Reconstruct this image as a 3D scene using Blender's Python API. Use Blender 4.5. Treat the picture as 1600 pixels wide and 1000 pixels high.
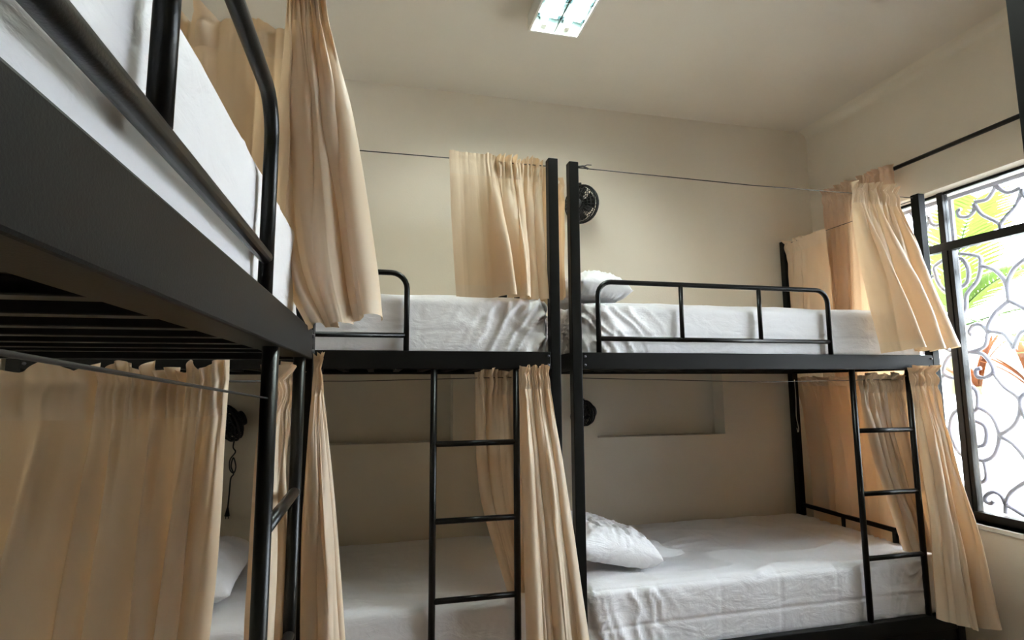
import bpy, bmesh, math, random
import numpy as np
from mathutils import Vector, Matrix, noise

for o in list(bpy.data.objects):
    bpy.data.objects.remove(o)
scene = bpy.context.scene
COL = scene.collection

# ------------------------------------------------------------------ camera
EYE = 1.575
YAW, PITCH, ROLL, FPX = 0.2372, 0.1164, -0.0062, 870.0
fw = Vector((math.sin(YAW)*math.cos(PITCH), math.cos(YAW)*math.cos(PITCH), math.sin(PITCH)))
rt = Vector((math.cos(YAW), -math.sin(YAW), 0))
up = rt.cross(fw)
r2 = rt*math.cos(ROLL) + up*math.sin(ROLL)
u2 = -rt*math.sin(ROLL) + up*math.cos(ROLL)
cam_data = bpy.data.cameras.new('camera')
cam = bpy.data.objects.new('camera', cam_data)
COL.objects.link(cam)
cam.matrix_world = Matrix(((r2.x, u2.x, -fw.x, 0), (r2.y, u2.y, -fw.y, 0), (r2.z, u2.z, -fw.z, EYE), (0, 0, 0, 1)))
cam_data.sensor_width = 36.0
cam_data.lens = FPX/1600*36.0
cam_data.clip_start = 0.01
scene.camera = cam

# ------------------------------------------------------------------ world, sun, exposure
world = bpy.data.worlds.new('world')
scene.world = world
world.use_nodes = True
bg = world.node_tree.nodes['Background']
bg.inputs['Color'].default_value = (0.82, 0.87, 1.0, 1)
bg.inputs['Strength'].default_value = 7.8
sun_data = bpy.data.lights.new('sun', 'SUN')
sun_data.energy = 4.0
sun_data.angle = 0.02
sun_data.color = (1.0, 0.95, 0.86)
sun = bpy.data.objects.new('sun', sun_data)
COL.objects.link(sun)
sun.rotation_euler = Vector((0.55, 0.25, -0.80)).to_track_quat('-Z', 'Y').to_euler()
scene.view_settings.view_transform = 'Standard'
scene.view_settings.look = 'None'
scene.view_settings.exposure = 2.0
scene.view_settings.gamma = 1.0
scene.view_settings.use_curve_mapping = False

# ------------------------------------------------------------------ materials
def new_mat(name):
    m = bpy.data.materials.new(name)
    m.use_nodes = True
    nt = m.node_tree
    return m, nt, nt.nodes['Principled BSDF'], nt.nodes['Material Output']

def bump(nt, bsdf, scale, strength, dist=0.01, detail=4, stretch=(1, 1, 1), extra=None):
    tc = nt.nodes.new('ShaderNodeTexCoord')
    mp = nt.nodes.new('ShaderNodeMapping'); mp.inputs['Scale'].default_value = stretch
    nz = nt.nodes.new('ShaderNodeTexNoise')
    nz.inputs['Scale'].default_value = scale; nz.inputs['Detail'].default_value = detail
    b = nt.nodes.new('ShaderNodeBump')
    b.inputs['Strength'].default_value = strength; b.inputs['Distance'].default_value = dist
    nt.links.new(tc.outputs['Object'], mp.inputs['Vector'])
    nt.links.new(mp.outputs['Vector'], nz.inputs['Vector'])
    nt.links.new(nz.outputs['Fac'], b.inputs['Height'])
    if bsdf: nt.links.new(b.outputs['Normal'], bsdf.inputs['Normal'])
    return b, nz, mp

def colour_noise(nt, bsdf, c1, c2, scale, detail=5, stretch=(1, 1, 1), lo=0.35, hi=0.65):
    tc = nt.nodes.new('ShaderNodeTexCoord')
    mp = nt.nodes.new('ShaderNodeMapping'); mp.inputs['Scale'].default_value = stretch
    nz = nt.nodes.new('ShaderNodeTexNoise'); nz.inputs['Scale'].default_value = scale; nz.inputs['Detail'].default_value = detail
    cr = nt.nodes.new('ShaderNodeValToRGB')
    cr.color_ramp.elements[0].position = lo; cr.color_ramp.elements[1].position = hi
    cr.color_ramp.elements[0].color = (*c1, 1); cr.color_ramp.elements[1].color = (*c2, 1)
    nt.links.new(tc.outputs['Object'], mp.inputs['Vector']); nt.links.new(mp.outputs['Vector'], nz.inputs['Vector'])
    nt.links.new(nz.outputs['Fac'], cr.inputs['Fac'])
    if bsdf: nt.links.new(cr.outputs['Color'], bsdf.inputs['Base Color'])
    return cr

def plain(name, col, rough=0.5, metal=0.0, **kw):
    m, nt, b, out = new_mat(name)
    b.inputs['Base Color'].default_value = (*col, 1)
    b.inputs['Roughness'].default_value = rough
    b.inputs['Metallic'].default_value = metal
    for k, v in kw.items():
        b.inputs[k].default_value = v
    return m

def wall_paint(name, c1, c2):
    m, nt, b, out = new_mat(name)
    b.inputs['Roughness'].default_value = 0.75
    colour_noise(nt, b, c1, c2, 1.6, 6)
    bump(nt, b, 90, 0.12, 0.004, 5)
    return m

M = {}
M['wall'] = wall_paint('cream_wall_paint', (0.78, 0.705, 0.585), (0.82, 0.745, 0.62))
M['ceiling'] = wall_paint('ceiling_paint', (0.74, 0.675, 0.575), (0.77, 0.705, 0.605))
M['outside_wall'] = wall_paint('white_outdoor_paint', (0.86, 0.86, 0.85), (0.90, 0.90, 0.90))
m, nt, b, out = new_mat('grey_floor_tile'); b.inputs['Roughness'].default_value = 0.35
colour_noise(nt, b, (0.23, 0.135, 0.08), (0.28, 0.165, 0.105), 5); M['floor'] = m
m, nt, b, out = new_mat('black_gloss_steel')
b.inputs['Base Color'].default_value = (0.006, 0.0056, 0.005, 1); b.inputs['Roughness'].default_value = 0.30
b.inputs['Specular IOR Level'].default_value = 0.30
bump(nt, b, 420, 0.10, 0.002, 3); M['steel'] = m
m, nt, b, out = new_mat('black_frame_paint')
b.inputs['Base Color'].default_value = (0.0085, 0.008, 0.007, 1); b.inputs['Roughness'].default_value = 0.42; b.inputs['Specular IOR Level'].default_value = 0.14
bump(nt, b, 500, 0.08, 0.002, 3); M['frame'] = m
M['black_plastic'] = plain('black_plastic', (0.012, 0.012, 0.013), 0.35)
M['grey_plastic'] = plain('grey_plastic', (0.10, 0.10, 0.11), 0.4)
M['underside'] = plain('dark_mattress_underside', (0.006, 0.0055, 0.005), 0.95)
M['wire'] = plain('curtain_wire', (0.05, 0.045, 0.04), 0.4, 0.6)
M['white_metal'] = plain('white_enamel', (0.78, 0.76, 0.70), 0.4)
M['reflector'] = plain('bright_aluminium', (0.28, 0.38, 0.40), 0.12, 1.0)
M['grille'] = plain('grey_grille_iron', (0.20, 0.185, 0.22), 0.55)

def cloth(name, c1, c2, trans, weave=900):
    m, nt, b, out = new_mat(name)
    cr = colour_noise(nt, b, c1, c2, 5, 4, (1, 1, 0.5))
    b.inputs['Roughness'].default_value = 0.42
    b.inputs['Sheen Weight'].default_value = 0.12
    b.inputs['Sheen Roughness'].default_value = 0.4
    b.inputs['Specular IOR Level'].default_value = 0.35
    b0, nz0, mp0 = bump(nt, None, 9, 0.35, 0.012, 5, (1, 1, .55)); nz0.inputs['Distortion'].default_value = 0.6
    bb, nz, mp = bump(nt, b, weave, 0.10, 0.001, 2)
    nt.links.new(b0.outputs['Normal'], bb.inputs['Normal'])
    tr = nt.nodes.new('ShaderNodeBsdfTranslucent')
    mixc = nt.nodes.new('ShaderNodeMixRGB'); mixc.blend_type = 'MULTIPLY'; mixc.inputs['Fac'].default_value = 1.0
    mixc.inputs['Color2'].default_value = (1.0, 0.82, 0.58, 1)
    nt.links.new(cr.outputs['Color'], mixc.inputs['Color1'])
    nt.links.new(mixc.outputs['Color'], tr.inputs['Color'])
    mx = nt.nodes.new('ShaderNodeMixShader'); mx.inputs['Fac'].default_value = trans
    nt.links.new(b.outputs['BSDF'], mx.inputs[1]); nt.links.new(tr.outputs['BSDF'], mx.inputs[2])
    nt.links.new(mx.outputs['Shader'], out.inputs['Surface'])
    return m
M['curtain'] = cloth('cream_curtain_cloth', (0.825, 0.67, 0.49), (0.865, 0.72, 0.545), 0.34)
M['curtain2'] = cloth('doubled_curtain_cloth', (0.81, 0.655, 0.475), (0.85, 0.705, 0.53), 0.20)
M['wcurtain'] = cloth('peach_window_curtain_cloth', (0.80, 0.62, 0.47), (0.84, 0.67, 0.52), 0.40)

m, nt, b, out = new_mat('white_bed_sheet')
b.inputs['Base Color'].default_value = (0.835, 0.815, 0.82, 1); b.inputs['Roughness'].default_value = 0.50
b.inputs['Sheen Weight'].default_value = 0.10; b.inputs['Specular IOR Level'].default_value = 0.4
b1, nz, mp = bump(nt, None, 6, 0.5, 0.016, 6, (1.0, 2.0, 2.0)); nz.inputs['Distortion'].default_value = 0.8
b2, nz2, mp2 = bump(nt, b, 24, 0.22, 0.006, 4, (1, 1.5, 1)); nz2.inputs['Distortion'].default_value = 1.2
nt.links.new(b1.outputs['Normal'], b2.inputs['Normal']); M['sheet'] = m

def emit(name, col, s):
    m, nt, b, out = new_mat(name)
    b.inputs['Base Color'].default_value = (1, 1, 1, 1)
    b.inputs['Emission Color'].default_value = (*col, 1); b.inputs['Emission Strength'].default_value = s
    return m
M['tube'] = emit('lit_fluorescent_tube', (0.97, 1.0, 0.92), 22.0)

m, nt, b, out = new_mat('window_glass')
nt.nodes.remove(b)
tp = nt.nodes.new('ShaderNodeBsdfTransparent'); tp.inputs['Color'].default_value = (0.95, 0.98, 0.96, 1)
gl = nt.nodes.new('ShaderNodeBsdfGlossy'); gl.inputs['Roughness'].default_value = 0.03
fr = nt.nodes.new('ShaderNodeFresnel'); fr.inputs['IOR'].default_value = 1.45
mx = nt.nodes.new('ShaderNodeMixShader')
nt.links.new(fr.outputs['Fac'], mx.inputs['Fac']); nt.links.new(tp.outputs['BSDF'], mx.inputs[1]); nt.links.new(gl.outputs['BSDF'], mx.inputs[2])
nt.links.new(mx.outputs['Shader'], out.inputs['Surface']); M['glass'] = m

def leaf_mat(name, c1, c2, tcol, tr=0.45):
    m, nt, b, out = new_mat(name)
    colour_noise(nt, b, c1, c2, 6)
    b.inputs['Roughness'].default_value = 0.4
    t = nt.nodes.new('ShaderNodeBsdfTranslucent'); t.inputs['Color'].default_value = (*tcol, 1)
    mx = nt.nodes.new('ShaderNodeMixShader'); mx.inputs['Fac'].default_value = tr
    nt.links.new(b.outputs['BSDF'], mx.inputs[1]); nt.links.new(t.outputs['BSDF'], mx.inputs[2])
    nt.links.new(mx.outputs['Shader'], out.inputs['Surface'])
    return m
M['palm'] = leaf_mat('palm_leaf', (0.026, 0.055, 0.009), (0.045, 0.085, 0.012), (0.085, 0.140, 0.018))
M['cord'] = leaf_mat('red_orange_leaf', (0.10, 0.026, 0.010), (0.14, 0.045, 0.012), (0.24, 0.065, 0.016))
M['stem'] = plain('plant_stem', (0.20, 0.22, 0.08), 0.6)
M['soil'] = plain('garden_soil', (0.30, 0.27, 0.22), 0.9)
M['paving'] = plain('pale_paving', (0.62, 0.60, 0.57), 0.8)

# ------------------------------------------------------------------ geometry helpers
def tag(o, label=None, cat=None, group=None, kind=None):
    if label: o['label'] = label
    if cat: o['category'] = cat
    if group: o['group'] = group
    if kind: o['kind'] = kind
    return o

def empty(name, loc=(0, 0, 0), rz=0.0):
    o = bpy.data.objects.new(name, None); COL.objects.link(o)
    o.empty_display_size = 0.1
    o.location = loc; o.rotation_euler = (0, 0, rz)
    return o

def link_mesh(name, me, mat, parent=None, smooth=False):
    me.materials.append(mat)
    if smooth:
        for p in me.polygons: p.use_smooth = True
    o = bpy.data.objects.new(name, me); COL.objects.link(o)
    if parent: o.parent = parent
    return o

def finish(name, bm, mat, parent=None, smooth=False, bevel=0.0, seg=2):
    if bevel:
        bmesh.ops.bevel(bm, geom=bm.edges[:], offset=bevel, segments=seg, affect='EDGES', profile=0.5)
    bmesh.ops.recalc_face_normals(bm, faces=bm.faces[:])
    me = bpy.data.meshes.new(name); bm.to_mesh(me); bm.free()
    return link_mesh(name, me, mat, parent, smooth)

def add_box(bm, a, b):
    vs = [bm.verts.new((x, y, z)) for x in (a[0], b[0]) for y in (a[1], b[1]) for z in (a[2], b[2])]
    for f in ((0, 1, 3, 2), (4, 6, 7, 5), (0, 4, 5, 1), (2, 3, 7, 6), (0, 2, 6, 4), (1, 5, 7, 3)):
        bm.faces.new([vs[i] for i in f])

def box(name, a, b, mat, parent=None, bevel=0.003):
    bm = bmesh.new(); add_box(bm, a, b)
    return finish(name, bm, mat, parent, False, bevel)

def catmull(pts, n=6, closed=False):
    P = [Vector(p) for p in pts]; out = []
    N = len(P)
    rng = N if closed else N-1
    for i in range(rng):
        if closed:
            p0, p1, p2, p3 = P[i-1], P[i], P[(i+1) % N], P[(i+2) % N]
        else:
            p0 = P[max(i-1, 0)]; p1 = P[i]; p2 = P[i+1]; p3 = P[min(i+2, N-1)]
        for k in range(n):
            t = k/n
            out.append(0.5*((2*p1)+(p2-p0)*t+(2*p0-5*p1+4*p2-p3)*t*t+(3*p1-p0-3*p2+p3)*t**3))
    if not closed: out.append(P[-1])
    return out

def add_tube(bm, pts, r, sides=10, closed=False, cap=True, rads=None):
    P = [Vector(p) for p in pts]; N = len(P)
    rings = []; prev = None
    for i in range(N):
        if closed: d = P[(i+1) % N]-P[i-1]
        else: d = P[min(i+1, N-1)]-P[max(i-1, 0)]
        if d.length < 1e-9: d = Vector((0, 0, 1))
        d.normalize()
        if prev is None:
            a = Vector((0, 0, 1)) if abs(d.z) < 0.9 else Vector((1, 0, 0))
            nrm = d.cross(a).normalized()
        else:
            nrm = (prev - d*prev.dot(d))
            nrm = nrm.normalized() if nrm.length > 1e-6 else d.orthogonal().normalized()
        prev = nrm; bn = d.cross(nrm)
        rr = rads[i] if rads else r
        rings.append([bm.verts.new(P[i]+(nrm*math.cos(t)+bn*math.sin(t))*rr) for t in [2*math.pi*k/sides for k in range(sides)]])
    for i in range(N if closed else N-1):
        A, B = rings[i], rings[(i+1) % N]
        for k in range(sides):
            bm.faces.new((A[k], A[(k+1) % sides], B[(k+1) % sides], B[k]))
    if cap and not closed:
        bm.faces.new(rings[0][::-1]); bm.faces.new(rings[-1])

def tube(name, pts, r, mat, parent=None, sides=12, closed=False, smooth=True):
    bm = bmesh.new(); add_tube(bm, pts, r, sides, closed)
    return finish(name, bm, mat, parent, smooth)

def grid_mesh(name, V, faces_uv, mat, parent):
    """V: array (rows, cols, 3)"""
    R, Cn, _ = V.shape
    verts = V.reshape(-1, 3).tolist()
    faces = [(i*Cn+j, i*Cn+j+1, (i+1)*Cn+j+1, (i+1)*Cn+j) for i in range(R-1) for j in range(Cn-1)]
    me = bpy.data.meshes.new(name); me.from_pydata(verts, [], faces); me.update()
    return link_mesh(name, me, mat, parent, True)

# ------------------------------------------------------------------ room shell
XL, XR, YB, YF, ZC = -1.255, 3.095, 3.365, -2.0, 3.442
def cells(name, us, vs, hole, make, mat):
    bm = bmesh.new()
    for i in range(len(us)-1):
        for j in range(len(vs)-1):
            h = hole((us[i]+us[i+1])/2, (vs[j]+vs[j+1])/2)
            if h is None: continue
            a, b = make(us[i], us[i+1], vs[j], vs[j+1], h)
            add_box(bm, a, b)
    bmesh.ops.remove_doubles(bm, verts=bm.verts[:], dist=1e-5)
    return tag(finish(name, bm, mat), kind='structure')

tag(box('floor', (XL-.3, YF-.2, -0.1), (XR+.2, YB+.3, 0), M['floor'], None, 0), kind='structure')
tag(box('ceiling', (XL-.3, YF-.2, ZC), (XR+.2, YB+.3, ZC+.15), M['ceiling'], None, 0), kind='structure')
tag(box('wall_left', (XL-.2, YF, 0), (XL, YB, ZC), M['wall'], None, 0), kind='structure')
tag(box('wall_front', (XL-.2, YF-.2, 0), (XR+.2, YF, ZC), M['wall'], None, 0), kind='structure')
NB = (-0.475, 0.447, 1.243, 1.70); NC = (1.367, 2.283, 1.240, 1.70)
def in_niche(x, z):
    for n in (NB, NC):
        if n[0] < x < n[1] and n[2] < z < n[3]: return 0.12
    return 0.0
cells('wall_back', [XL-.2, NB[0], NB[1], NC[0], NC[1], XR+.2], [0, 1.240, 1.243, 1.70, ZC], in_niche,
      lambda a, b, c, d, h: ((a, YB+h, c), (b, YB+.25, d)), M['wall'])
WY0, WY1, WZ0, WZ1 = 0.30, 2.88, 0.835, 2.675
def in_win(y, z):
    return None if ((WY0 < y < WY1) and WZ0 < z < WZ1) else 0.0
cells('wall_right', [YF, WY0, WY1, YB], [0, WZ0, WZ1, ZC], in_win,
      lambda a, b, c, d, h: ((XR, a, c), (XR+.2, b, d)), M['wall'])
# rounded cove between ceiling and the right wall
bm = bmesh.new()
prof = [(XR-.07+.07*math.sin(t), ZC-.07+.07*math.cos(t)) for t in [k*math.pi/16 for k in range(9)]]
ra = [bm.verts.new((x, YF, z)) for x, z in prof]+[bm.verts.new((XR, YF, ZC))]
rb = [bm.verts.new((x, YB, z)) for x, z in prof]+[bm.verts.new((XR, YB, ZC))]
for k in range(len(ra)):
    q = (k+1) % len(ra); bm.faces.new((ra[k], ra[q], rb[q], rb[k]))
bm.faces.new(ra); bm.faces.new(rb[::-1])
tag(finish('trim_1', bm, M['wall']), kind='structure')
# sill board
sill = tag(box('trim_2', (XR-.015, WY0-.03, WZ0-.025), (XR+.2, WY1+.03, WZ0), M['white_metal'], None, 0.004), kind='structure')

# windows: steel frame, mullions, transom, panes
FX = 3.19
def window(name, w0, w1, inner):
    win = empty(name, (FX, w0, WZ0)); tag(win, kind='structure')
    def wpart(nm, a, b, mat=None, bevel=0.003):
        return box(nm, (a[0]-FX, a[1]-w0, a[2]-WZ0), (b[0]-FX, b[1]-w0, b[2]-WZ0), mat or M['steel'], win, bevel)
    fz0, fz1, tz = WZ0, WZ1, 2.352
    wpart('sill_bar', (FX-.025, w0, fz0), (FX+.025, w1, fz0+.045))
    wpart('head_bar', (FX-.012, w0, fz1-.016), (FX+.012, w1, fz1))
    wpart('transom_bar', (FX-.025, w0, tz-.024), (FX+.025, w1, tz+.024))
    mull = [w0+.02]+inner+[w1-.02]
    for y in mull:
        wpart('mullion', (FX-.022, y-.017, fz0), (FX+.022, y+.017, fz1))
    for i in range(len(mull)-1):
        a, b = mull[i]+.017, mull[i+1]-.017
        for z0, z1 in ((fz0+.045, tz-.024), (tz+.024, fz1-.016)):
            wpart('pane', (FX-.002, a, z0), (FX+.002, b, z1), M['glass'], 0)
            if z0 < 1.2 and b-a > .5:      # casement sash round the large panes
                for q in ((a, a+.022), (b-.022, b)):
                    wpart('sash_stile', (FX-.016, q[0], z0), (FX+.03, q[1], z1))
window('window_1', WY0, WY1, [0.95, 1.70, 2.475])

# ------------------------------------------------------------------ bunk beds
L, W, T = 2.0, 1.057, 0.0446
ZT, ZU1, ZU0, ZL1, ZL0 = 2.576, 1.7146, 1.641, 0.457, 0.384
def bunk(label, loc, rz, guard=(0.13, 1.35), ladder=(1.463, 1.806), drawers=True):
    root = empty('bunk_bed', loc, rz)
    tag(root, label, 'bunk bed', 'black steel bunk beds')
    S, F = M['steel'], M['frame']
    for u in (0, L-T):
        for v in (0, W-T):
            p = box('post', (u, v, 0), (u+T, v+T, ZT), F, root, 0.003)
    for z0, z1, nm in ((ZU0, ZU1, 'upper'), (ZL0, ZL1, 'lower')):
        box('side_rail', (T, 0.001, z0), (L-T, 0.036, z1), F, root, 0.003)
        box('side_rail', (T, W-.036, z0), (L-T, W-.001, z1), F, root, 0.003)
        box('end_rail', (0.002, T, z0), (0.037, W-T, z1), F, root, 0.003)
        box('end_rail', (L-.037, T, z0), (L-.002, W-T, z1), F, root, 0.003)
        box('slat_ledge', (T, 0.036, z0+.006), (L-T, 0.072, z0+.012), F, root, 0)
        box('slat_ledge', (T, W-.072, z0+.006), (L-T, W-.036, z0+.012), F, root, 0)
    # cross slats under the upper mattress
    n = 14
    sm = None
    for k in range(n):
        uu = 0.11+k*(L-.22)/(n-1)
        if sm is None:
            sm = box('slat', (-.016, 0.037, ZU0+.012), (.016, W-.037, ZU0+.030), F, root, 0.002); so = sm
        else:
            so = sm.copy(); COL.objects.link(so); so.parent = root
        so.location = (uu, 0, 0)
    box('bed_base', (T, 0.037, ZL0+.012), (L-T, W-.037, ZL0+.03), F, root, 0)
    # guard rail: one bent tube with a lower bar and two uprights
    g0, g1 = guard; r = .0115; gv = .019; zt = 2.033; c = .065
    pts = [(g0, gv, ZU1-.002), (g0, gv, zt-c)]
    for k in range(1, 7):
        a = k*math.pi/12; pts.append((g0+c-c*math.cos(a), gv, zt-c+c*math.sin(a)))
    pts.append((g1-c, gv, zt))
    for k in range(1, 7):
        a = k*math.pi/12; pts.append((g1-c+c*math.sin(a), gv, zt-c+c*math.cos(a)))
    pts.append((g1, gv, ZU1-.002))
    tube('guard_rail', pts, r, S, root, 14)
    tube('guard_bar', [(g0+.006, gv, 1.777), (g1-.006, gv, 1.777)], r*.92, S, root, 14)
    for k in (1, 2):
        u = g0+(g1-g0)*(k/3.0+(.004 if k == 1 else .012))
        tube('guard_upright', [(u, gv, 1.777+.006), (u, gv, zt-.006)], r*.88, S, root, 14)
    # ladder
    for u in ladder:
        tube('ladder_stile', [(u, .018, ZL1-.003), (u, .018, ZU0+.003)], .0135, S, root, 16)
    for z in (1.342, 1.042, .742):
        tube('ladder_rung', [(ladder[0]+.005, .018, z), (ladder[1]-.005, .018, z)], .0115, S, root, 14)
    # low rail at the foot of the lower bunk
    box('foot_rail', (L-.034, .30, .755), (L-.014, W-T, .779), F, root, .002)
    for v in (.325, .675):
        box('foot_rail_stub', (L-.034, v-.012, ZL1), (L-.014, v+.012, .756), F, root, .002)
    # under-bed drawers
    if drawers:
        box('plinth_panel', (T, .012, .02), (L-T, .026, ZL0), F, root, 0.001)
        for a, bb in ((.10, .96), (1.0, 1.88)):
            d = box('drawer_front', (a, -.004, .05), (bb, .012, ZL0-.045), F, root, .003)
            tube('drawer_handle', [((a+bb)/2-.06, -.004, .22), ((a+bb)/2-.06, -.024, .22), ((a+bb)/2+.06, -.024, .22), ((a+bb)/2+.06, -.004, .22)], .005, S, d, 8)
    # bolt heads where the rails meet the posts
    bm0 = None
    for u in (T+.012, L-T-.012):
        for z in (ZU0+.018, ZU1-.018):
            if bm0 is None:
                bm0 = tube('bolt', [(0, .003, 0), (0, -.004, 0)], .0055, M['grey_plastic'], root, 8); bo = bm0
            else:
                bo = bm0.copy(); COL.objects.link(bo); bo.parent = root
            bo.location = (u, 0, z)
    return root

AX, AE = -0.1553, 1.496
BX0, BY = -1.2385, 2.262
CX0, CY = 0.8197, 2.2776
bunk('black steel bunk bed at the left, closest to the camera', (AX, AE-L, 0), math.pi/2, (0.03, 1.434), (1.500, 1.860))
bunk('black steel bunk bed in the middle against the back wall', (BX0, BY, 0), 0)
bunk('black steel bunk bed on the right against the back wall beside the window', (CX0, CY, 0), 0)
bunk('black steel bunk bed of which only one post shows at the right edge', (1.488, .952, 0), -math.pi/2)

# ------------------------------------------------------------------ mattresses
def rounded_box_mesh(sx, sy, sz, r, nx, ny, nz, disp):
    bm = bmesh.new()
    h = Vector((sx/2, sy/2, sz/2))
    def pos(p):
        q = Vector((max(-h.x+r, min(h.x-r, p.x)), max(-h.y+r, min(h.y-r, p.y)), max(-h.z+r, min(h.z-r, p.z))))
        d = p-q
        if d.length < 1e-9: return p, Vector((0, 0, 1))
        dn = d.normalized()
        return q+dn*r, dn
    def samp(n, s):
        # denser near the edges so the rounding reads
        m = s/2
        c = [-m, -m+r*.25, -m+r*.5, -m+r*.75]+[(-m+r)+(s-2*r)*i/n for i in range(n+1)]+[m-r*.75, m-r*.5, m-r*.25, m]
        return c
    X, Y, Z = samp(nx, sx), samp(ny, sy), samp(nz, sz)
    def face(fn, A, B):
        g = []
        for a in A:
            row = []
            for b in B:
                p, n = pos(fn(a, b))
                row.append(bm.verts.new(p+n*disp(p, n)))
            g.append(row)
        for i in range(len(A)-1):
            for j in range(len(B)-1):
                bm.faces.new((g[i][j], g[i+1][j], g[i+1][j+1], g[i][j+1]))
    face(lambda a, b: Vector((a, b, h.z)), X, Y)
    face(lambda a, b: Vector((a, b, -h.z)), X, Y)
    face(lambda a, b: Vector((a, -h.y, b)), X, Z)
    face(lambda a, b: Vector((a, h.y, b)), X, Z)
    face(lambda a, b: Vector((-h.x, a, b)), Y, Z)
    face(lambda a, b: Vector((h.x, a, b)), Y, Z)
    bmesh.ops.remove_doubles(bm, verts=bm.verts[:], dist=2e-4)
    return bm

def ridge(x):
    return (1-abs(x)*2.2)

def mattress(label, bedloc, rz, top, bottom, seed, ends=(0.5, 0.5), wr=1.0, side_wr=1.0, crease=.5):
    root = empty('mattress', (bedloc[0], bedloc[1], bottom), rz)
    tag(root, label, 'mattress', 'white sheeted mattresses')
    sx, sy, sz = L-2*T-.012, W-.082, top-bottom
    off = Vector((seed*7.3, seed*3.1, seed*5.7))
    def disp(p, n):
        e0 = math.exp(-((p.x+sx/2)/.32)**2)*ends[0]; e1 = math.exp(-((p.x-sx/2)/.32)**2)*ends[1]
        w = noise.noise(Vector((p.x*1.3, p.y*1.3, p.z*2))+off)*.004
        if n.z > .6:
            q = Vector((p.x*2.2+p.y*1.4, p.y*5.5-p.x*1.2, 0))
            q += noise.noise_vector(q*.6+off)*.7
            w += (ridge(noise.noise(q+off))**3)*.0045*wr
            q = Vector((p.x*6+p.y*3, p.y*5, 0)); w += noise.noise(q+off)*.0035*wr
            w -= .010*(1-min(1, (sx/2-abs(p.x))/.2))**2
        elif n.z > -.6:
            t = p.x if abs(n.y) > abs(n.x) else p.y
            z = p.z
            q = Vector((t*3.5, z*3.5, 2.2)); q += noise.noise_vector(q*.7+off)*.5
            w += ridge(noise.noise(q+off))*.0028*side_wr
            # tension folds towards the ends
            s = -1 if p.x < 0 else 1
            k = Vector(((t-s*z*.55)*17, z*2.2, 1.0)); k += noise.noise_vector(Vector((t*4, z*4, 0))+off)*1.1
            w += max(0, ridge(noise.noise(k+off)))**2*.013*(e0+e1)*side_wr
            k = Vector(((t+s*z*.9)*9, z*5, 3.0)); k += noise.noise_vector(Vector((t*3, z*3, 1))+off)*1.0
            w += ridge(noise.noise(k+off))*.004*(e0+e1)*side_wr
        # pressed fold lines of the laundered sheet
        for k in range(-3, 4):
            w -= .0022*math.exp(-((p.x-k*.31-.05*seed % .15)/.008)**2)*crease
        if n.z < .5: w -= .0028*math.exp(-((p.z+.015)/.008)**2)*crease
        return w
    bm = rounded_box_mesh(sx, sy, sz, .045, 160, 70, 34, disp)
    o = finish('fitted_sheet', bm, M['sheet'], root, True)
    o.location = (L/2, W/2, sz/2)
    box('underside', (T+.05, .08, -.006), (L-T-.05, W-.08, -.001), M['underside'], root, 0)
    return root
UPB, LOB = ZU0+.038, ZL0+.038
A_l, B_l, C_l, D_l = (AX, AE-L), (BX0, BY), (CX0, CY), (1.488, .952)
mattress('white sheeted upper mattress of the left bunk, close to the camera', A_l, math.pi/2, 1.955, UPB, 1, (.2, .5), .7, .6)
mattress('white sheeted upper mattress of the middle bunk with creased end by the post', B_l, 0, 1.955, UPB, 2, (.4, 1.6), .9, 1.0)
mattress('white sheeted upper mattress of the right bunk behind the full guard rail', C_l, 0, 1.948, UPB, 3, (1.5, .3), .9, 1.0)
mattress('white sheeted lower mattress of the left bunk behind the long curtain', A_l, math.pi/2, .718, LOB, 4)
mattress('dim white sheeted lower mattress of the middle bunk behind its ladder', B_l, 0, .722, LOB, 5, (.5, .5), 1.0, .8)
mattress('bright white sheeted lower mattress of the right bunk beside the window', C_l, 0, .720, LOB, 6, (.9, .7), 2.6, 1.6, 1.3)

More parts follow.
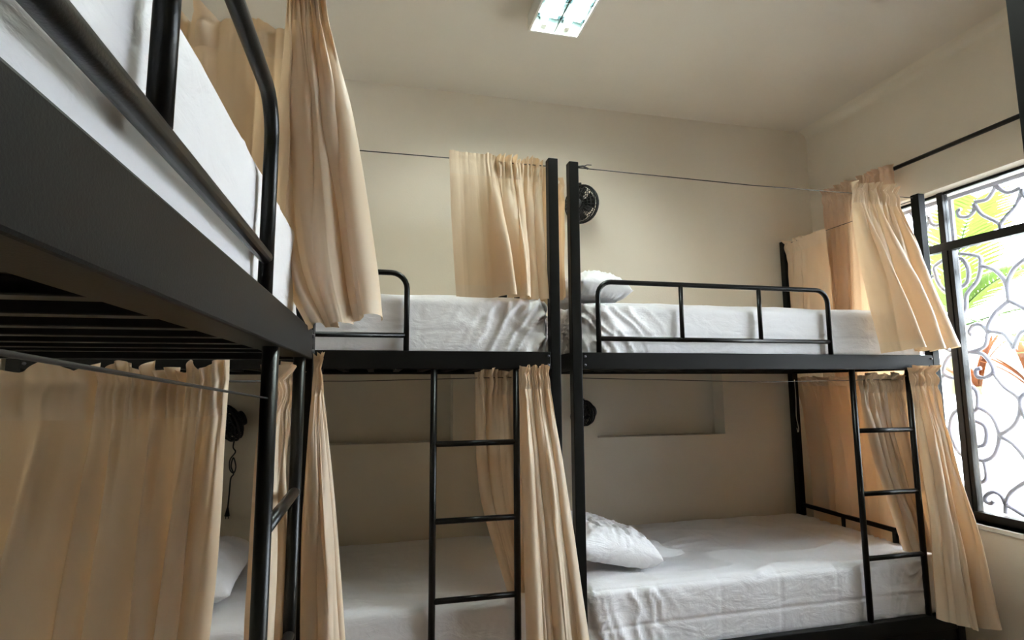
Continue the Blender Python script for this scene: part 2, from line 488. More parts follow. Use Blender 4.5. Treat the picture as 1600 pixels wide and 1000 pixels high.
# ------------------------------------------------------------------ pillows
def pillow(label, loc, rot, sx, sy, sz, seed, flap=False):
    root = empty('pillow', loc); root.rotation_euler = rot
    tag(root, label, 'pillow', 'white pillows')
    n = 44; off = Vector((seed*3.3, seed, 0))
    def surf(sgn):
        V = np.zeros((n+1, n+1, 3))
        for i in range(n+1):
            for j in range(n+1):
                a, b = -1+2*i/n, -1+2*j/n
                t = max(0, (1-a**4))**.55*max(0, (1-b**4))**.55
                pin = 1-.06*(1-abs(a)**2)*abs(b)**6; pin2 = 1-.06*(1-abs(b)**2)*abs(a)**6
                w = noise.noise(Vector((a*3+b, b*4, sgn))+off)*.012*t+ridge(noise.noise(Vector((a*2+b*3, b*6-a*2, sgn*2))+off))*.013*t+max(0, ridge(noise.noise(Vector((a*5-b*2, b*3+a*4, sgn*3))+off)))**2*.012*t
                zz = sz/2*t*sgn+w
                if sgn < 0: zz = max(zz, -sz*.30)
                V[i, j] = (a*sx/2*pin2, b*sy/2*pin, zz)
        return V
    top, bot = surf(1), surf(-1)
    bm = bmesh.new()
    for V, flip in ((top, False), (bot, True)):
        g = [[bm.verts.new(V[i, j]) for j in range(n+1)] for i in range(n+1)]
        for i in range(n):
            for j in range(n):
                f = (g[i][j], g[i+1][j], g[i+1][j+1], g[i][j+1])
                bm.faces.new(f[::-1] if flip else f)
    bmesh.ops.remove_doubles(bm, verts=bm.verts[:], dist=1e-5)
    finish('pillowcase', bm, M['sheet'], root, True)
    if flap:
        R = 16
        V = np.zeros((R+1, R+1, 3))
        for i in range(R+1):
            for j in range(R+1):
                a, b = i/R, -1+2*j/R
                x = sx/2*.80+a*.17; V[i, j] = (x, b*sy/2*.90, -.040+.218*x+.03*(1-a)*(1-b**4)+.010*math.sin(b*9+a*3)*a+.006)
        grid_mesh('pillowcase_flap', V, None, M['sheet'], root)
    return root
pillow('white pillow with loose case flap on the bright lower bed by the right post', (1.055, 2.72, .805), (-.05, .22, .08), .43, .66, .19, 1, True)
pillow('white pillow at the head of the right upper bunk behind the post', (1.0, 2.60, 2.02), (0, .12, .05), .26, .55, .15, 2)
pillow('dim white pillow at the head of the middle lower bunk, half behind curtain', (-.80, 2.74, .80), (0, .06, .04), .52, .66, .16, 3)

# ------------------------------------------------------------------ curtains
def smooth01(x):
    x = np.clip(x, 0, 1); return x*x*(3-2*x)
def eval_row(row, u):
    row = np.array(row, float); k = np.linspace(0, 1, len(row))
    return np.stack([np.interp(u, k, row[:, c]) for c in range(3)], -1)
def curtain(label, rows, nrm, folds, amp, seed, group=None, mat='curtain', header=.075, ruffle=.035, hem=.05,
            nu=280, nv=64, lateral=.6, gather=None, fine=2.3, topamp=.021, name='curtain', bot_wave=0.012, ampu=None, irregular=.55):
    rng = np.random.RandomState(seed)
    root_loc = np.array(rows[0][1][0], float)
    root = empty(name, tuple(root_loc)); tag(root, label, 'curtain', group)
    H = abs(np.mean([p[2] for p in rows[0][1]])-np.mean([p[2] for p in rows[-1][1]]))
    u = np.linspace(0, 1, nu)
    nv2 = np.concatenate([np.linspace(-ruffle/H, 0, 5)[:-1], np.linspace(0, header/H, 7)[:-1], np.linspace(header/H, 1-hem/H, nv)[:-1], np.linspace(1-hem/H, 1, 5)])
    ih, ip = 10, 10+nv-1
    vk = [r[0] for r in rows]
    # folds: some run full length, some only from the gathered top, some open towards the hem
    K2 = int(folds*3.2)
    def make(N, w, a0, a1, jit, slant):
        c = (np.arange(N)+.5+rng.uniform(-jit, jit, N))/N
        return [(c[k], w/N*rng.uniform(.75, 1.3), rng.uniform(a0, a1), rng.uniform(-slant, slant), rng.uniform(0, 1)) for k in range(N)]
    full = make(folds, .62, .65, 1.15, .28, .05); gath = make(K2, .62, .35, 1.2, .3, .06); low = make(max(2, int(folds*.8)), .5, .25, .6, .5, .08)
    ph = u*folds
    gmask = np.ones_like(u) if gather is None else np.interp(u, [g[0] for g in gather], [g[1] for g in gather])
    n = np.array(nrm, float); n /= np.linalg.norm(n)
    V = np.zeros((len(nv2), nu, 3))
    base_rows = [eval_row(r[1], u) for r in rows]
    rag = np.interp(np.linspace(0, 1, nu), np.linspace(0, 1, K2+1), rng.uniform(-.6, 1, K2+1))
    for i, v in enumerate(nv2):
        vc = min(max(v, 0), 1)
        k = max(0, min(len(vk)-2, int(np.searchsorted(vk, vc, 'right'))-1))
        t = (vc-vk[k])/(vk[k+1]-vk[k])
        # catmull between rows
        p1, p2 = base_rows[k], base_rows[k+1]
        p0 = base_rows[k-1] if k > 0 else p1*2-p2
        p3 = base_rows[k+2] if k+2 < len(vk) else p2*2-p1
        P = .5*(2*p1+(p2-p0)*t+(2*p0-5*p1+4*p2-p3)*t*t+(3*p1-p0-3*p2+p3)*t**3) if len(vk) > 2 else p1*(1-t)+p2*t
        tanv = np.gradient(P, axis=0); tl = np.linalg.norm(tanv[:, :2], axis=1, keepdims=True)+1e-9
        tang = np.concatenate([tanv[:, :2]/tl, np.zeros((nu, 1))], 1)
        s = smooth01(vc/.40)
        f_low = np.zeros(nu); lat = np.zeros(nu); f_hi = np.zeros(nu); phv = ph
        def lobe(c, w):
            d = (u-c)/w
            return np.maximum(0, 1-d*d)**1.2, d
        for c, w, a, sl, r in full:
            q, d = lobe(c+sl*vc, w*(.85+.3*vc)); f_low += q*a*amp*(.45+.55*s)*(.8+.3*vc); lat += q*np.clip(d, -1, 1)*a*amp*lateral*s
        for c, w, a, sl, r in low:
            q, d = lobe(c+sl*vc, w); k = smooth01((vc-.25-.3*r)/.35); f_low += q*a*amp*k
        for c, w, a, sl, r in gath:
            q, d = lobe(c+sl*vc, w*(1+.5*vc)); f_hi += q*a*topamp*1.6*np.clip(1-vc/(.12+.5*r*r), 0, 1)
        f_low -= amp*.5; f_hi -= topamp*.4*(1-s)
        wr = np.array([noise.noise(Vector((uu*9+seed, vc*H*5, seed*1.7))) for uu in u[::4]]); wr = np.interp(u, u[::4], wr)*.006*smooth01(vc*6)
        if v < 0:      # ruffle above the wire
            q = -v*H/ruffle
            fold = f_low*.55*gmask+f_hi*gmask*(.5+1.2*q)
            zoff = ruffle*q*(.72+.50*rag*(.3+.7*gmask))
        else:
            hz = min(1, v*H/header)
            pinch = .45+.65*abs(math.sin(math.pi*hz)) if v*H <= header else .45+.55*smooth01((v*H-header)/.06)
            fold = (f_low*(.55+.45*smooth01(vc*3)))*(gmask+(1-gmask)*.22) + f_hi*gmask*pinch
            zoff = 0
        lat = lat*(gmask*.9+.1)
        if ampu is not None:
            fold = fold*np.interp(u, [a[0] for a in ampu], [a[1] for a in ampu])
        Q = P+n[None, :]*(fold+wr)[:, None]+tang*lat[:, None]
        Q[:, 2] += zoff
        if vc > .9: Q[:, 2] += (f_low*bot_wave*22)*((vc-.9)/.1)*(.6)
        V[i] = Q
    V -= root_loc
    grid_mesh('header', V[:ih+1], None, M[mat if mat != 'curtain' else 'curtain2'], root)
    grid_mesh('panel', V[ih:ip+1], None, M[mat], root)
    grid_mesh('hem', V[ip:], None, M[mat if mat != 'curtain' else 'curtain2'], root)
    return root

GU, GL = 'cream curtains of the upper bunks', 'cream curtains of the lower bunks'
# left bunk, upper: gathered at the far corner
curtain('big gathered cream curtain hanging from above at the far corner of the left upper bunk',
        [(0, [(-.243, 1.40, 2.565), (-.195, 1.38, 2.565), (-.150, 1.385, 2.565)]),
         (.45, [(-.236, 1.40, 2.20), (-.155, 1.36, 2.20), (-.075, 1.38, 2.20)]),
         (.8, [(-.225, 1.40, 1.88), (-.12, 1.34, 1.88), (-.020, 1.38, 1.88)]),
         (1, [(-.150, 1.38, 1.695), (-.085, 1.335, 1.705), (-.004, 1.375, 1.735)])], (.15, -1, 0), 5, .080, 11, GU, nu=300, lateral=.8)
curtain('pale cream curtain across the far end of the left upper bunk',
        [(0, [(-.215, 1.515, 2.525), (-.60, 1.515, 2.525), (-1.15, 1.515, 2.525)]),
         (1, [(-.22, 1.525, 1.78), (-.60, 1.525, 1.78), (-1.15, 1.525, 1.78)])], (0, -1, 0), 7, .030, 12, GU, header=.07, ruffle=.018)
# left bunk, lower
curtain('wide tan curtain filling the lower left corner across the end of the left bunk',
        [(0, [(-.360, 1.515, 1.592), (-.50, 1.515, 1.585), (-.66, 1.515, 1.585), (-1.18, 1.515, 1.59)]),
         (.5, [(-.378, 1.515, 1.05), (-.52, 1.515, 1.05), (-.70, 1.515, 1.05), (-1.18, 1.515, 1.05)]),
         (1, [(-.420, 1.515, .52), (-.56, 1.515, .52), (-.72, 1.515, .52), (-1.18, 1.515, .52)])], (0, -1, 0), 8, .060, 13, GL,
        header=.085, ruffle=.048, topamp=.024, nu=300)
curtain('narrow cream curtain hanging between the two ladder poles of the left bunk',
        [(0, [(-.222, 1.25, 1.585), (-.200, 1.33, 1.590), (-.198, 1.43, 1.590)]),
         (.5, [(-.238, 1.25, 1.10), (-.205, 1.33, 1.10), (-.200, 1.43, 1.10)]),
         (1, [(-.240, 1.25, .55), (-.208, 1.33, .55), (-.202, 1.43, .55)])], (.8, -.7, 0), 4, .032, 14, GL)
curtain('cream curtain flaring outward beyond the ladder of the left bunk',
        [(0, [(-.142, 1.415, 1.618), (-.136, 1.43, 1.618), (-.130, 1.45, 1.618)]),
         (.35, [(-.150, 1.40, 1.25), (-.115, 1.41, 1.25), (-.080, 1.45, 1.25)]),
         (1, [(-.150, 1.39, .50), (-.08, 1.41, .50), (-.005, 1.47, .50)])], (.6, -.8, 0), 4, .040, 15, GL, topamp=.008)
# middle bunk
curtain('cream curtain half flat half gathered above the middle upper mattress',
        [(0, [(.282, BY+.035, 2.555), (.44, BY+.035, 2.553), (.60, BY+.035, 2.55), (.705, BY+.035, 2.545)]),
         (.5, [(.296, BY+.045, 2.26), (.47, BY+.045, 2.26), (.61, BY+.045, 2.26), (.69, BY+.045, 2.26)]),
         (1, [(.318, BY+.060, 1.948), (.50, BY+.060, 1.948), (.62, BY+.060, 1.945), (.712, BY+.060, 1.945)])],
        (0, -1, 0), 8, .060, 21, GU, gather=[(0, 0.05), (.28, .12), (.42, 1), (1, 1)], ampu=[(0, .25), (.3, .4), (.45, 1.1), (1, 1)], topamp=.022, bot_wave=.0)
curtain('cream curtain at the middle upper bunk foot, seen edge on behind the post',
        [(0, [(.735, BY+.08, 2.54), (.735, BY+.55, 2.54)]), (1, [(.735, BY+.08, 1.97), (.735, BY+.55, 1.97)])], (-1, 0, 0), 6, .016, 22, GU, nu=120, nv=30)
curtain('shaded cream curtain swept behind the right ladder pole of the middle bunk',
        [(0, [(.400, BY+.05, 1.615), (.48, BY+.05, 1.615), (.58, BY+.05, 1.615)]),
         (.5, [(.425, BY+.06, 1.15), (.51, BY+.06, 1.15), (.60, BY+.055, 1.15)]),
         (1, [(.545, BY+.075, .735), (.60, BY+.07, .735), (.66, BY+.06, .735)])], (0, -1, 0), 4, .040, 23, GL, bot_wave=.003)
curtain('bright cream curtain flaring down in front of the middle bunk post',
        [(0, [(.575, BY-.012, 1.622), (.64, BY-.012, 1.622), (.705, BY-.012, 1.622)]),
         (.5, [(.580, BY-.045, 1.12), (.67, BY-.05, 1.12), (.765, BY-.045, 1.12)]),
         (1, [(.590, BY-.075, .47), (.71, BY-.08, .47), (.845, BY-.07, .47)])], (0, -1, 0), 5, .050, 24, GL)
curtain('hidden cream curtain added to block light at the foot of the middle lower bunk',  # presumed end curtain, added to keep window light out of this lower bunk
        [(0, [(.735, BY+.09, 1.600), (.735, BY+.55, 1.600), (.735, BY+1.0, 1.600)]), (1, [(.735, BY+.09, .76), (.735, BY+.55, .76), (.735, BY+1.0, .76)])], (-1, 0, 0), 8, .020, 25, GL, nu=160, nv=40)
# right bunk
curtain('olive lit cream curtain in the gap between the two middle posts',
        [(0, [(CX0+.012, CY+.10, 2.50), (CX0+.012, CY+.98, 2.50)]), (1, [(CX0+.012, CY+.10, 1.97), (CX0+.012, CY+.98, 1.97)])], (-1, 0, 0), 8, .010, 31, GU, nu=120, nv=30)
curtain('cream gathered curtain falling over the rail of the right upper bunk by the window',
        [(0, [(2.36, CY+.0, 2.572), (2.50, CY+.0, 2.572), (2.665, CY+.0, 2.565)]),
         (.5, [(2.385, CY-.02, 2.15), (2.56, CY-.03, 2.15), (2.745, CY-.02, 2.15)]),
         (1, [(2.445, CY-.03, 1.722), (2.66, CY-.045, 1.722), (2.872, CY-.03, 1.748)])], (0, -1, 0), 7, .070, 32, GU)
curtain('short cream curtain at the rear corner post of the right upper bunk',
        [(0, [(2.785, 3.29, 2.55), (2.785, 3.12, 2.55), (2.785, 2.92, 2.552)]),
         (1, [(2.785, 3.28, 1.965), (2.785, 3.12, 1.965), (2.785, 2.90, 1.965)])], (-1, 0, 0), 5, .030, 33, GU, gather=[(0, 1), (.45, .9), (.6, .15), (1, .05)],
        ampu=[(0, 1.1), (.45, 1), (.6, .35), (1, .25)], ruffle=.02, nv=40, bot_wave=.003)
curtain('peach backlit curtain across the foot of the right lower bunk',
        [(0, [(2.832, 3.33, 1.600), (2.832, 2.90, 1.600), (2.832, 2.42, 1.605)]),
         (.55, [(2.838, 3.24, 1.15), (2.838, 2.84, 1.15), (2.838, 2.42, 1.15)]),
         (1, [(2.84, 3.22, .55), (2.84, 2.82, .55), (2.84, 2.44, .55)])], (-1, 0, 0), 6, .030, 34, GL, header=.055, ruffle=.02)
curtain('silvery cream curtain pulled behind the ladder of the right bunk',
        [(0, [(2.372, CY+.055, 1.585), (2.52, CY+.055, 1.588), (2.665, CY+.05, 1.590)]),
         (.45, [(2.430, CY+.065, 1.25), (2.56, CY+.065, 1.25), (2.70, CY+.055, 1.25)]),
         (1, [(2.600, CY+.09, .735), (2.67, CY+.085, .735), (2.745, CY+.07, .735)])], (0, -1, 0), 7, .042, 35, GL, bot_wave=.003)
curtain('peach and cream curtain flaring out past the right bunk foot, lowest at right',
        [(0, [(2.605, CY-.022, 1.622), (2.68, CY-.022, 1.622), (2.760, CY-.022, 1.622)]),
         (.5, [(2.61, CY-.05, 1.10), (2.70, CY-.06, 1.10), (2.800, CY-.05, 1.10)]),
         (1, [(2.59, CY-.06, .470), (2.74, CY-.08, .42), (2.895, CY-.05, .415)])], (0, -1, 0), 6, .055, 36, GL)
# window curtain on its rod
curtain('peach window curtain gathered at the corner end of the curtain rod',
        [(0, [(2.985, 3.14, 2.872), (2.985, 2.90, 2.866), (2.985, 2.60, 2.862)]),
         (1, [(2.99, 3.15, .60), (2.99, 2.90, .60), (2.99, 2.58, .60)])], (-1, 0, 0), 6, .045, 41, 'window curtains', mat='wcurtain', name='window_curtain', ruffle=.03)
rod = empty('curtain_rod', (3.015, .5, 2.862)); tag(rod, 'thin black curtain rod above the window', 'curtain rod')
tube('rod', [(0, 0, 0), (0, 2.58, 0)], .0125, M['steel'], rod, 14)
for yy in (.05, 1.15, 2.50):
    tube('bracket', [(0, yy, -.002), (.079, yy, -.002)], .008, M['steel'], rod, 10)
for yy in (-.02, 2.58):
    tube('finial', [(0, yy, 0), (0, yy+.02, 0)], .018, M['steel'], rod, 14)

# curtain wires
def wire(label, pts, r=.0022, knot=None):
    o = empty('curtain_wire', pts[0]); tag(o, label, 'wire', 'curtain wires')
    p0 = Vector(pts[0])
    tube('strand', [Vector(p)-p0 for p in pts], r, M['wire'], o, 6)
    if knot is not None:
        k = Vector(knot)-p0
        tube('twisted_end', [k+Vector((0, -.004, 0)), k+Vector((.03, -.007, .004)), k+Vector((.055, -.005, -.006))], .0045, M['wire'], o, 6)
        tube('twisted_end', [k+Vector((.02, -.004, 0)), k+Vector((.05, -.006, .012)), k+Vector((.072, -.004, .014))], .0022, M['wire'], o, 6)
    return o
wire('thin wire strung along the front of the middle upper bunk to its post', [(BX0+T, BY+.040, 2.556), (-.2, BY+.055, 2.553), (.717, BY+.042, 2.553)])
wire('thin wire with twisted end strung along the front of the right upper bunk', [(CX0+T, CY+.030, 2.560), (1.8, CY+.034, 2.552), (CX0+L-T, CY+.030, 2.560)], knot=(CX0+T, CY+.028, 2.562))
wire('thin wire at the rear corner end of the right upper bunk', [(2.79, CY+T, 2.552), (2.79, CY+W-T, 2.552)])
wire('thin wire under the rail along the right lower bunk', [(CX0+T, CY+.045, 1.604), (1.8, CY+.045, 1.582), (CX0+L-T, CY+.055, 1.595)], .0018)
wire('thin wire under the rail along the middle lower bunk', [(BX0+T, BY+.045, 1.604), (-.1, BY+.045, 1.594), (.717, BY+.05, 1.612)], .0018)
wire('taut wire slanting across the lower opening of the left bunk to its ladder', [(AX, -.46, 1.617), (AX, .28, 1.590), (AX-.018, .985, 1.556)], .0016)
wire('wire carrying the wide tan curtain across the end of the left bunk', [(-.20, 1.545, 1.588), (-1.19, 1.545, 1.590)])
wire('wire above the left upper bunk holding its gathered curtain', [(AX-.02, AE-L+T, 2.567), (AX+.012, 1.34, 2.567), (AX-.02, AE-T, 2.567)])

pc = empty('pull_cord', (2.768, 3.262, 1.600)); tag(pc, 'thin pale cord hanging beside the rear post of the right lower bunk', 'cord')
tube('cord', catmull([(0, 0, 0), (.002, 0, -.12), (-.002, .002, -.24), (.004, 0, -.30), (.012, .004, -.335), (.004, .004, -.352), (-.003, .002, -.325)], 6), .0022, M['white_metal'], pc, 6)

# ------------------------------------------------------------------ fans
def fan(label, loc, aim, R=.105, cord=False, wall_off=.0):
    root = empty('wall_fan', loc); tag(root, label, 'fan', 'small black wall fans')
    m4 = Vector(aim).to_track_quat('Z', 'Y').to_matrix().to_4x4()
    head = Vector((0, -.135, 0))
    def bmtube(bm, pts, r, s=6, closed=False): add_tube(bm, [head+(m4 @ Vector(p)) for p in pts], r, s, closed)
    bm = bmesh.new(); add_tube(bm, [(0, 0, -.03), (0, -.018, -.03)], .04, 18); finish('wall_plate', bm, M['black_plastic'], root, True)
    bm = bmesh.new(); add_tube(bm, catmull([(0, -.015, -.03), (0, -.05, -.05), head+m4 @ Vector((0, 0, -.06))], 5), .014, 10); finish('arm', bm, M['black_plastic'], root, True)
    bm = bmesh.new(); bmtube(bm, [(0, 0, -.075), (0, 0, -.07), (0, 0, -.05), (0, 0, -.015), (0, 0, -.005)], .04, 18)
    finish('motor_housing', bm, M['black_plastic'], root, True)
    def ring(bm, rr, z, t, seg=32): bmtube(bm, [(rr*math.cos(2*math.pi*k/seg), rr*math.sin(2*math.pi*k/seg), z) for k in range(seg)], t, 6, True)
    bm = bmesh.new(); ring(bm, R, .0, .007); ring(bm, R*.97, .02, .004); ring(bm, R*.97, -.02, .004)
    finish('cage_rim', bm, M['black_plastic'], root, True)
    for s, nm in ((1, 'front_cage'), (-1, 'back_cage')):
        bm = bmesh.new()
        for rr, z in ((.80, .034), (.62, .042), (.45, .047)): ring(bm, R*rr, s*z, .0022, 24)
        for k in range(28):
            a = 2*math.pi*k/28; c, sn = math.cos(a), math.sin(a)
            bmtube(bm, [(R*q*c, R*q*sn, s*z) for q, z in ((.28, .049), (.6, .043), (.85, .031), (.99, .01))], .0022, 4)
        finish(nm, bm, M['black_plastic'], root, True)
    bm = bmesh.new(); bmtube(bm, [(0, 0, .044), (0, 0, .052), (0, 0, .054)], .030, 18); finish('badge', bm, M['grey_plastic'], root, True)
    bm = bmesh.new(); bmtube(bm, [(0, 0, -.005), (0, 0, .03)], .022, 14); hub = finish('hub', bm, M['black_plastic'], root, True)
    for k in range(4):
        bm = bmesh.new(); a0 = k*math.pi/2; g = []
        for i in range(6):
            rr = R*(.18+.72*i/5); row = []
            for j in range(5):
                a = a0+(j/4-.5)*(.55+.5*i/5); p = Vector((rr*math.cos(a), rr*math.sin(a), .012+(j/4-.5)*.03))
                row.append(bm.verts.new(head+(m4 @ p)))
            g.append(row)
        for i in range(5):
            for j in range(4): bm.faces.new((g[i][j], g[i+1][j], g[i+1][j+1], g[i][j+1]))
        finish('blade', bm, M['black_plastic'], root, True)
    bm = bmesh.new(); bmtube(bm, [(0, R*.98, 0), (0, R*1.15, 0)], .012, 10); finish('top_knob', bm, M['black_plastic'], root, True)
    if cord:
        c = [(.012, -.03, -.06), (.0, -.03, -.13), (.012, -.028, -.16), (-.012, -.030, -.20), (-.010, -.032, -.25), (.010, -.03, -.27), (.018, -.03, -.235), (.004, -.03, -.19), (-.006, -.026, -.235), (.008, -.027, -.275), (-.004, -.03, -.30), (-.008, -.028, -.38), (-.012, -.028, -.455)]
        cd = tube('cord', catmull(c, 8), .0038, M['black_plastic'], root, 6)
        bm = bmesh.new(); add_tube(bm, [(-.012, -.028, -.45), (-.0125, -.028, -.475), (-.013, -.028, -.492), (-.013, -.028, -.494)], .01, 8, rads=[.005, .010, .014, .012])
        for s in (-.006, .006): add_tube(bm, [(-.013+s, -.028, -.493), (-.013+s, -.028, -.508)], .0022, 6)
        finish('plug', bm, M['black_plastic'], root, True)
    return root
fan('small black fan on the wall above the right upper bunk, beside the post', (1.24, YB, 2.715), (-.80, -.55, -.12), .118)
fan('small black fan on the wall of the right lower bunk, mostly behind the post', (1.225, YB, 1.405), (-.9, -.45, -.1), .075)
fan('small black fan with hanging cord and plug on the wall of the middle lower bunk', (-.748, YB, 1.385), (-.75, -.55, -.35), .095, True)

# ------------------------------------------------------------------ ceiling light
def ceiling_light():
    x0, x1, y0, y1, z0, z1 = .705, .975, 1.30, 2.535, 3.352, ZC
    cx, cy0 = (x0+x1)/2, (y0+y1)/2
    root = empty('ceiling_light', (cx, cy0, z1)); tag(root, 'lit fluorescent ceiling light with two tubes and mirrored louvre', 'light')
    def b(name, a, bb, mat, par=root, bev=.002): return box(name, (a[0]-cx, a[1]-cy0, a[2]-z1), (bb[0]-cx, bb[1]-cy0, bb[2]-z1), mat, par, bev)
    t = .012
    b('housing_top', (x0, y0, z1-.012), (x1, y1, z1), M['white_metal'])
    b('housing_side', (x0, y0, z0), (x0+t, y1, z1-.012), M['white_metal'])
    b('housing_side', (x1-t, y0, z0), (x1, y1, z1-.012), M['white_metal'])
    b('housing_end', (x0+t, y0, z0), (x1-t, y0+t, z1-.012), M['white_metal'])
    b('housing_end', (x0+t, y1-t, z0), (x1-t, y1, z1-.012), M['white_metal'])
    b('ridge', (cx-.004, y0+t, z0+.006), (cx+.004, y1-t, z1-.02), M['reflector'], root, 0)
    for s in (-1, 1):
        xc = cx+s*(x1-x0-2*t)/4; w = (x1-x0-2*t)/4-.004
        bm = bmesh.new(); N = 12; rows = []
        for yy in (y0+t, y1-t):
            rows.append([bm.verts.new((xc+w*math.cos(a)-cx, yy-cy0, z0+.012+.058*math.sin(a)-z1)) for a in [math.pi*k/N for k in range(N+1)]])
        for k in range(N): bm.faces.new((rows[0][k], rows[0][k+1], rows[1][k+1], rows[1][k]))
        finish('reflector', bm, M['reflector'], root, True)
        tube('lamp_tube', [(xc-cx, y0+.05-cy0, z0+.040-z1), (xc-cx, y1-.05-cy0, z0+.040-z1)], .014, M['tube'], root, 14)
        for yy in (y0+.032, y1-.032):
            b('lamp_holder', (xc-.014, yy-.014, z0+.020), (xc+.014, yy+.014, z1-.015), M['white_metal'])
    for k in range(1, 10):
        yy = y0+(y1-y0)*k/10
        b('louvre_blade', (x0+t, yy-.0015, z0+.001), (x1-t, yy+.0015, z0+.020), M['reflector'], root, 0)
    return root
ceiling_light()

# ------------------------------------------------------------------ window grille (outside the glass)
GX = 3.30; G0 = 2.512; HW = .255
half = {
 'Y1': [(.255, 2.374), (.255, 2.427), (.230, 2.46), (.168, 2.515), (.133, 2.59)],
 'sp1': [(.133, 2.59), (.125, 2.547), (.088, 2.525), (.045, 2.541), (.037, 2.575), (.056, 2.582)],
 'arcT': [(.138, 2.599), (.205, 2.594), (.255, 2.651)],
 'd1': [(.0, 2.30), (.037, 2.285), (.062, 2.225), (.051, 2.152), (.0, 2.121)],
 'D1': [(.0, 2.33), (.121, 2.287), (.133, 2.239), (.107, 2.149), (.040, 2.079), (.029, 2.006), (.0, 1.952)],
 'Y2': [(.132, 2.229), (.202, 2.189), (.245, 2.123), (.255, 2.062), (.255, 2.010)],
 'Y2b': [(.255, 2.010), (.183, 1.956), (.139, 1.89), (.132, 1.848)],
 'sp2': [(.132, 1.848), (.106, 1.894), (.061, 1.898), (.033, 1.864), (.045, 1.84)],
 'c2': [(.132, 1.848), (.111, 1.778), (.05, 1.752), (.0, 1.748)],
 'c2b': [(.136, 1.855), (.215, 1.833), (.255, 1.751)],
 'sp3': [(.0, 1.748), (.090, 1.733), (.134, 1.67), (.137, 1.628), (.094, 1.601), (.053, 1.608), (.050, 1.644), (.075, 1.654)],
 'big': [(.140, 1.624), (.187, 1.548), (.247, 1.495), (.252, 1.431), (.213, 1.345), (.135, 1.288)],
 'D3': [(.036, 1.436), (.106, 1.39), (.135, 1.288), (.102, 1.182), (.041, 1.14), (.0, 1.15)],
 'd3': [(.0, 1.362), (.061, 1.335), (.070, 1.282), (.050, 1.228), (.0, 1.212)],
 'stemu': [(.0, 1.56), (.040, 1.522), (.036, 1.436), (.0, 1.399)],
 'stemd': [(.041, 1.14), (.045, 1.047), (.0, 1.010)],
 'sp4': [(.130, .916), (.112, .963), (.072, .976), (.032, .948), (.029, .916), (.055, .911), (.070, .928)],
 'b4': [(.126, .872), (.130, .916), (.162, .989), (.255, 1.070)],
 'b4b': [(.140, .918), (.213, .884), (.255, .872)],
 'o4': [(.138, 1.282), (.203, 1.244), (.255, 1.170)],
}
gr = empty('window_grille', (GX, G0, .80)); tag(gr, 'grey wrought iron scrollwork grille outside the window', 'grille')
for z in (.845, 2.665):
    box('grille_bar', (-.008, -1.95, z-.80-.012), (.008, .42, z-.80+.012), M['grille'], gr, .002)
proto = {}
for k in range(-4, 1):
    y = k*2*HW
    box('grille_bar', (-.010, y-.011, .045), (.010, y+.011, 1.865), M['grille'], gr, .002)
    for s in (-1, 1):
        if k == 0 and s == 1: lim = 1
        for nm, pts in half.items():
            key = (nm, s)
            if key not in proto:
                P = catmull([(0, s*-p[0]*-1, p[1]-.80) for p in pts], 5)
                proto[key] = tube('scroll', P, .0115, M['grille'], gr, 6); o = proto[key]
            else:
                o = proto[key].copy(); COL.objects.link(o); o.parent = gr
            o.location = (0, y, 0)

# ------------------------------------------------------------------ garden outside
tag(box('ground', (XR+.2, -4, -.15), (14, 12, -.02), M['paving'], None, 0), kind='structure')
gw = tag(box('garden_wall', (6.3, -3, -.02), (6.5, 11, 1.95), M['outside_wall'], None, .01), 'white painted garden wall beyond the window', 'wall')
pl = empty('planter', (4.75, 3.5, -.02)); tag(pl, 'white raised planter wall below the plants outside', 'planter')
box('planter_wall', (-.35, -2.2, 0), (-.25, 2.2, 1.50), M['outside_wall'], pl, .008)
box('planter_wall', (.55, -2.2, 0), (.65, 2.2, 1.50), M['outside_wall'], pl, .008)
box('planter_end', (-.25, -2.2, 0), (.55, -2.1, 1.50), M['outside_wall'], pl, .008)
box('planter_end', (-.25, 2.1, 0), (.55, 2.2, 1.50), M['outside_wall'], pl, .008)
box('soil', (-.25, -2.1, 0), (.55, 2.1, 1.42), M['soil'], pl, 0)

def frond_mesh(length, droop, width, nleaf, seed):
    rng = random.Random(seed); bm = bmesh.new()
    def spine(t): return Vector((length*t*(1-.12*t), 0, length*(.42*t-droop*t*t)))
    add_tube(bm, [spine(k/10) for k in range(11)], .006, 5, rads=[.011*(1-.85*k/10) for k in range(11)])
    for k in range(nleaf):
        t = .16+.84*k/(nleaf-1)
        p = spine(t); d = (spine(min(1, t+.02))-spine(t-.02)).normalized()
        ll = width*(.55+.45*math.sin(math.pi*min(1, t*.9+.1)))*rng.uniform(.9, 1.08)
        for s in (-1, 1):
            side = Vector((0, s, 0)); dirv = (d*.75+side*.85+Vector((0, 0, .22))).normalized()
            wv = d.cross(dirv).cross(dirv).normalized()*(.019*rng.uniform(.8, 1.15))
            n = 5; L_, R_ = [], []
            for q in range(n+1):
                a = q/n; c = p+dirv*ll*a+Vector((0, 0, -.30*ll*a*a)); wq = math.sin(math.pi*min(.98, .18+.82*a))**.7 if a < 1 else .05
                L_.append(bm.verts.new(c+wv*wq)); R_.append(bm.verts.new(c-wv*wq+Vector((0, 0, .004))))
            for q in range(n): bm.faces.new((L_[q], R_[q], R_[q+1], L_[q+1]))
    me = bpy.data.meshes.new('frond'); bm.to_mesh(me); bm.free(); me.materials.append(M['palm'])
    for f in me.polygons: f.use_smooth = True
    return me
FM = [frond_mesh(1.5, .34, .42, 26, 1), frond_mesh(1.2, .45, .36, 22, 2), frond_mesh(1.35, .22, .40, 24, 3)]
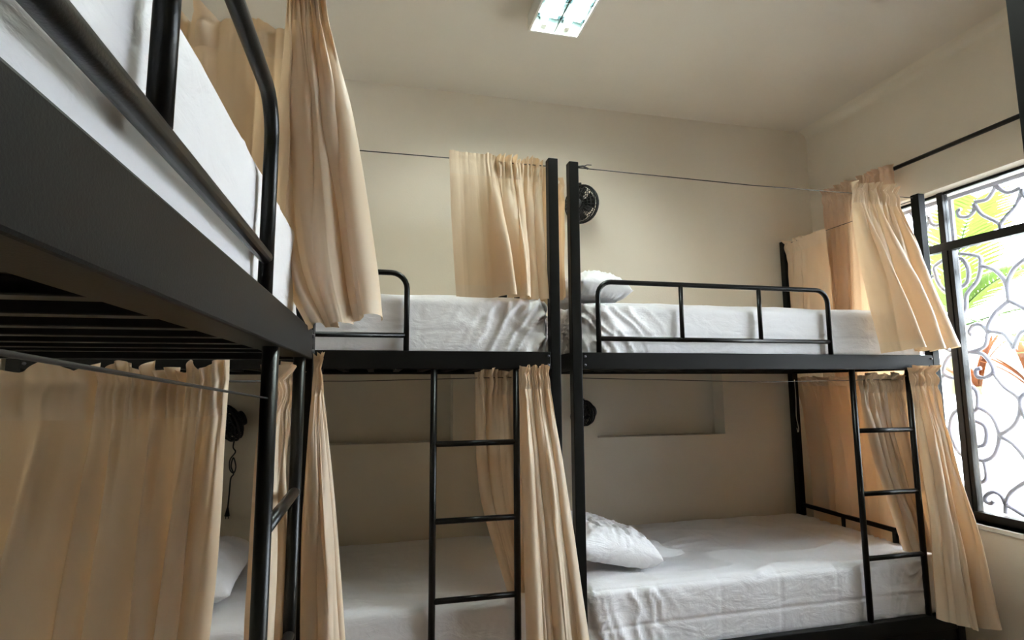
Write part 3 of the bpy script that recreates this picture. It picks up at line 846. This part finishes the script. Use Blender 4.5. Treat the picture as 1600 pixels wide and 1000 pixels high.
def palm(label, loc, specs, trunk):
    root = empty('palm', loc); tag(root, label, 'palm', 'garden palms')
    tube('trunk', catmull([(0, 0, 0), (.02, .01, trunk*.5), (0, 0, trunk)], 5), .035, M['stem'], root, 8)
    for i, (az, tilt, sc) in enumerate(specs):
        o = bpy.data.objects.new('frond', FM[i % 3]); COL.objects.link(o); o.parent = root
        o.location = (0, 0, trunk); o.rotation_euler = (0, -tilt, az); o.scale = (sc, sc, sc)
rg = random.Random(5)
def fan_specs(n, t0, t1, s0, s1):
    return [(2*math.pi*k/n+rg.uniform(-.3, .3), rg.uniform(t0, t1), rg.uniform(s0, s1)) for k in range(n)]
palm('bright green palm with tall arching fronds outside the upper window panes', (5.0, 3.95, 1.38), fan_specs(9, -.1, .7, .85, 1.1), .65)
palm('pale green palm lower beside the red leaves outside', (5.15, 3.15, 1.38), fan_specs(9, -.2, .5, .55, .75), .30)
palm('green palm at the far corner of the planter, mostly behind the bunk post', (5.0, 4.9, 1.38), fan_specs(8, -.1, .6, .8, 1.0), .5)

def leaf_mesh(Ln, Wd):
    bm = bmesh.new(); n = 8; G = []
    for q in range(n+1):
        a = q/n; w = Wd*math.sin(math.pi*(.12+.86*a))**.8
        c = Vector((Ln*.32*a*a, 0, Ln*a*(1-.12*a)))
        G.append([bm.verts.new(c+Vector((.01, -w, 0))), bm.verts.new(c), bm.verts.new(c+Vector((.01, w, 0)))])
    for q in range(n):
        for j in range(2): bm.faces.new((G[q][j], G[q][j+1], G[q+1][j+1], G[q+1][j]))
    me = bpy.data.meshes.new('leaf'); bm.to_mesh(me); bm.free(); me.materials.append(M['cord'])
    for f in me.polygons: f.use_smooth = True
    return me
LM = leaf_mesh(.50, .030)
def cordyline(label, loc, n, sc):
    root = empty('red_leaf_plant', loc); tag(root, label, 'plant', 'red leaved garden plants')
    tube('stem', [(0, 0, 0), (.005, 0, .08), (0, 0, .16)], .02, M['stem'], root, 8)
    for k in range(n):
        o = bpy.data.objects.new('leaf', LM); COL.objects.link(o); o.parent = root
        o.location = (0, 0, .12+.03*(k % 3)); o.rotation_euler = (0, rg.uniform(.05, .75), 2.4*k+rg.uniform(-.2, .2)); o.scale = (sc*rg.uniform(.8, 1.1),)*3
cordyline('orange red leaved plant standing upright outside the window, left one', (4.72, 3.52, 1.38), 11, 1.0)
cordyline('orange red leaved plant outside the window, nearer the frame edge', (4.72, 3.12, 1.38), 10, .95)
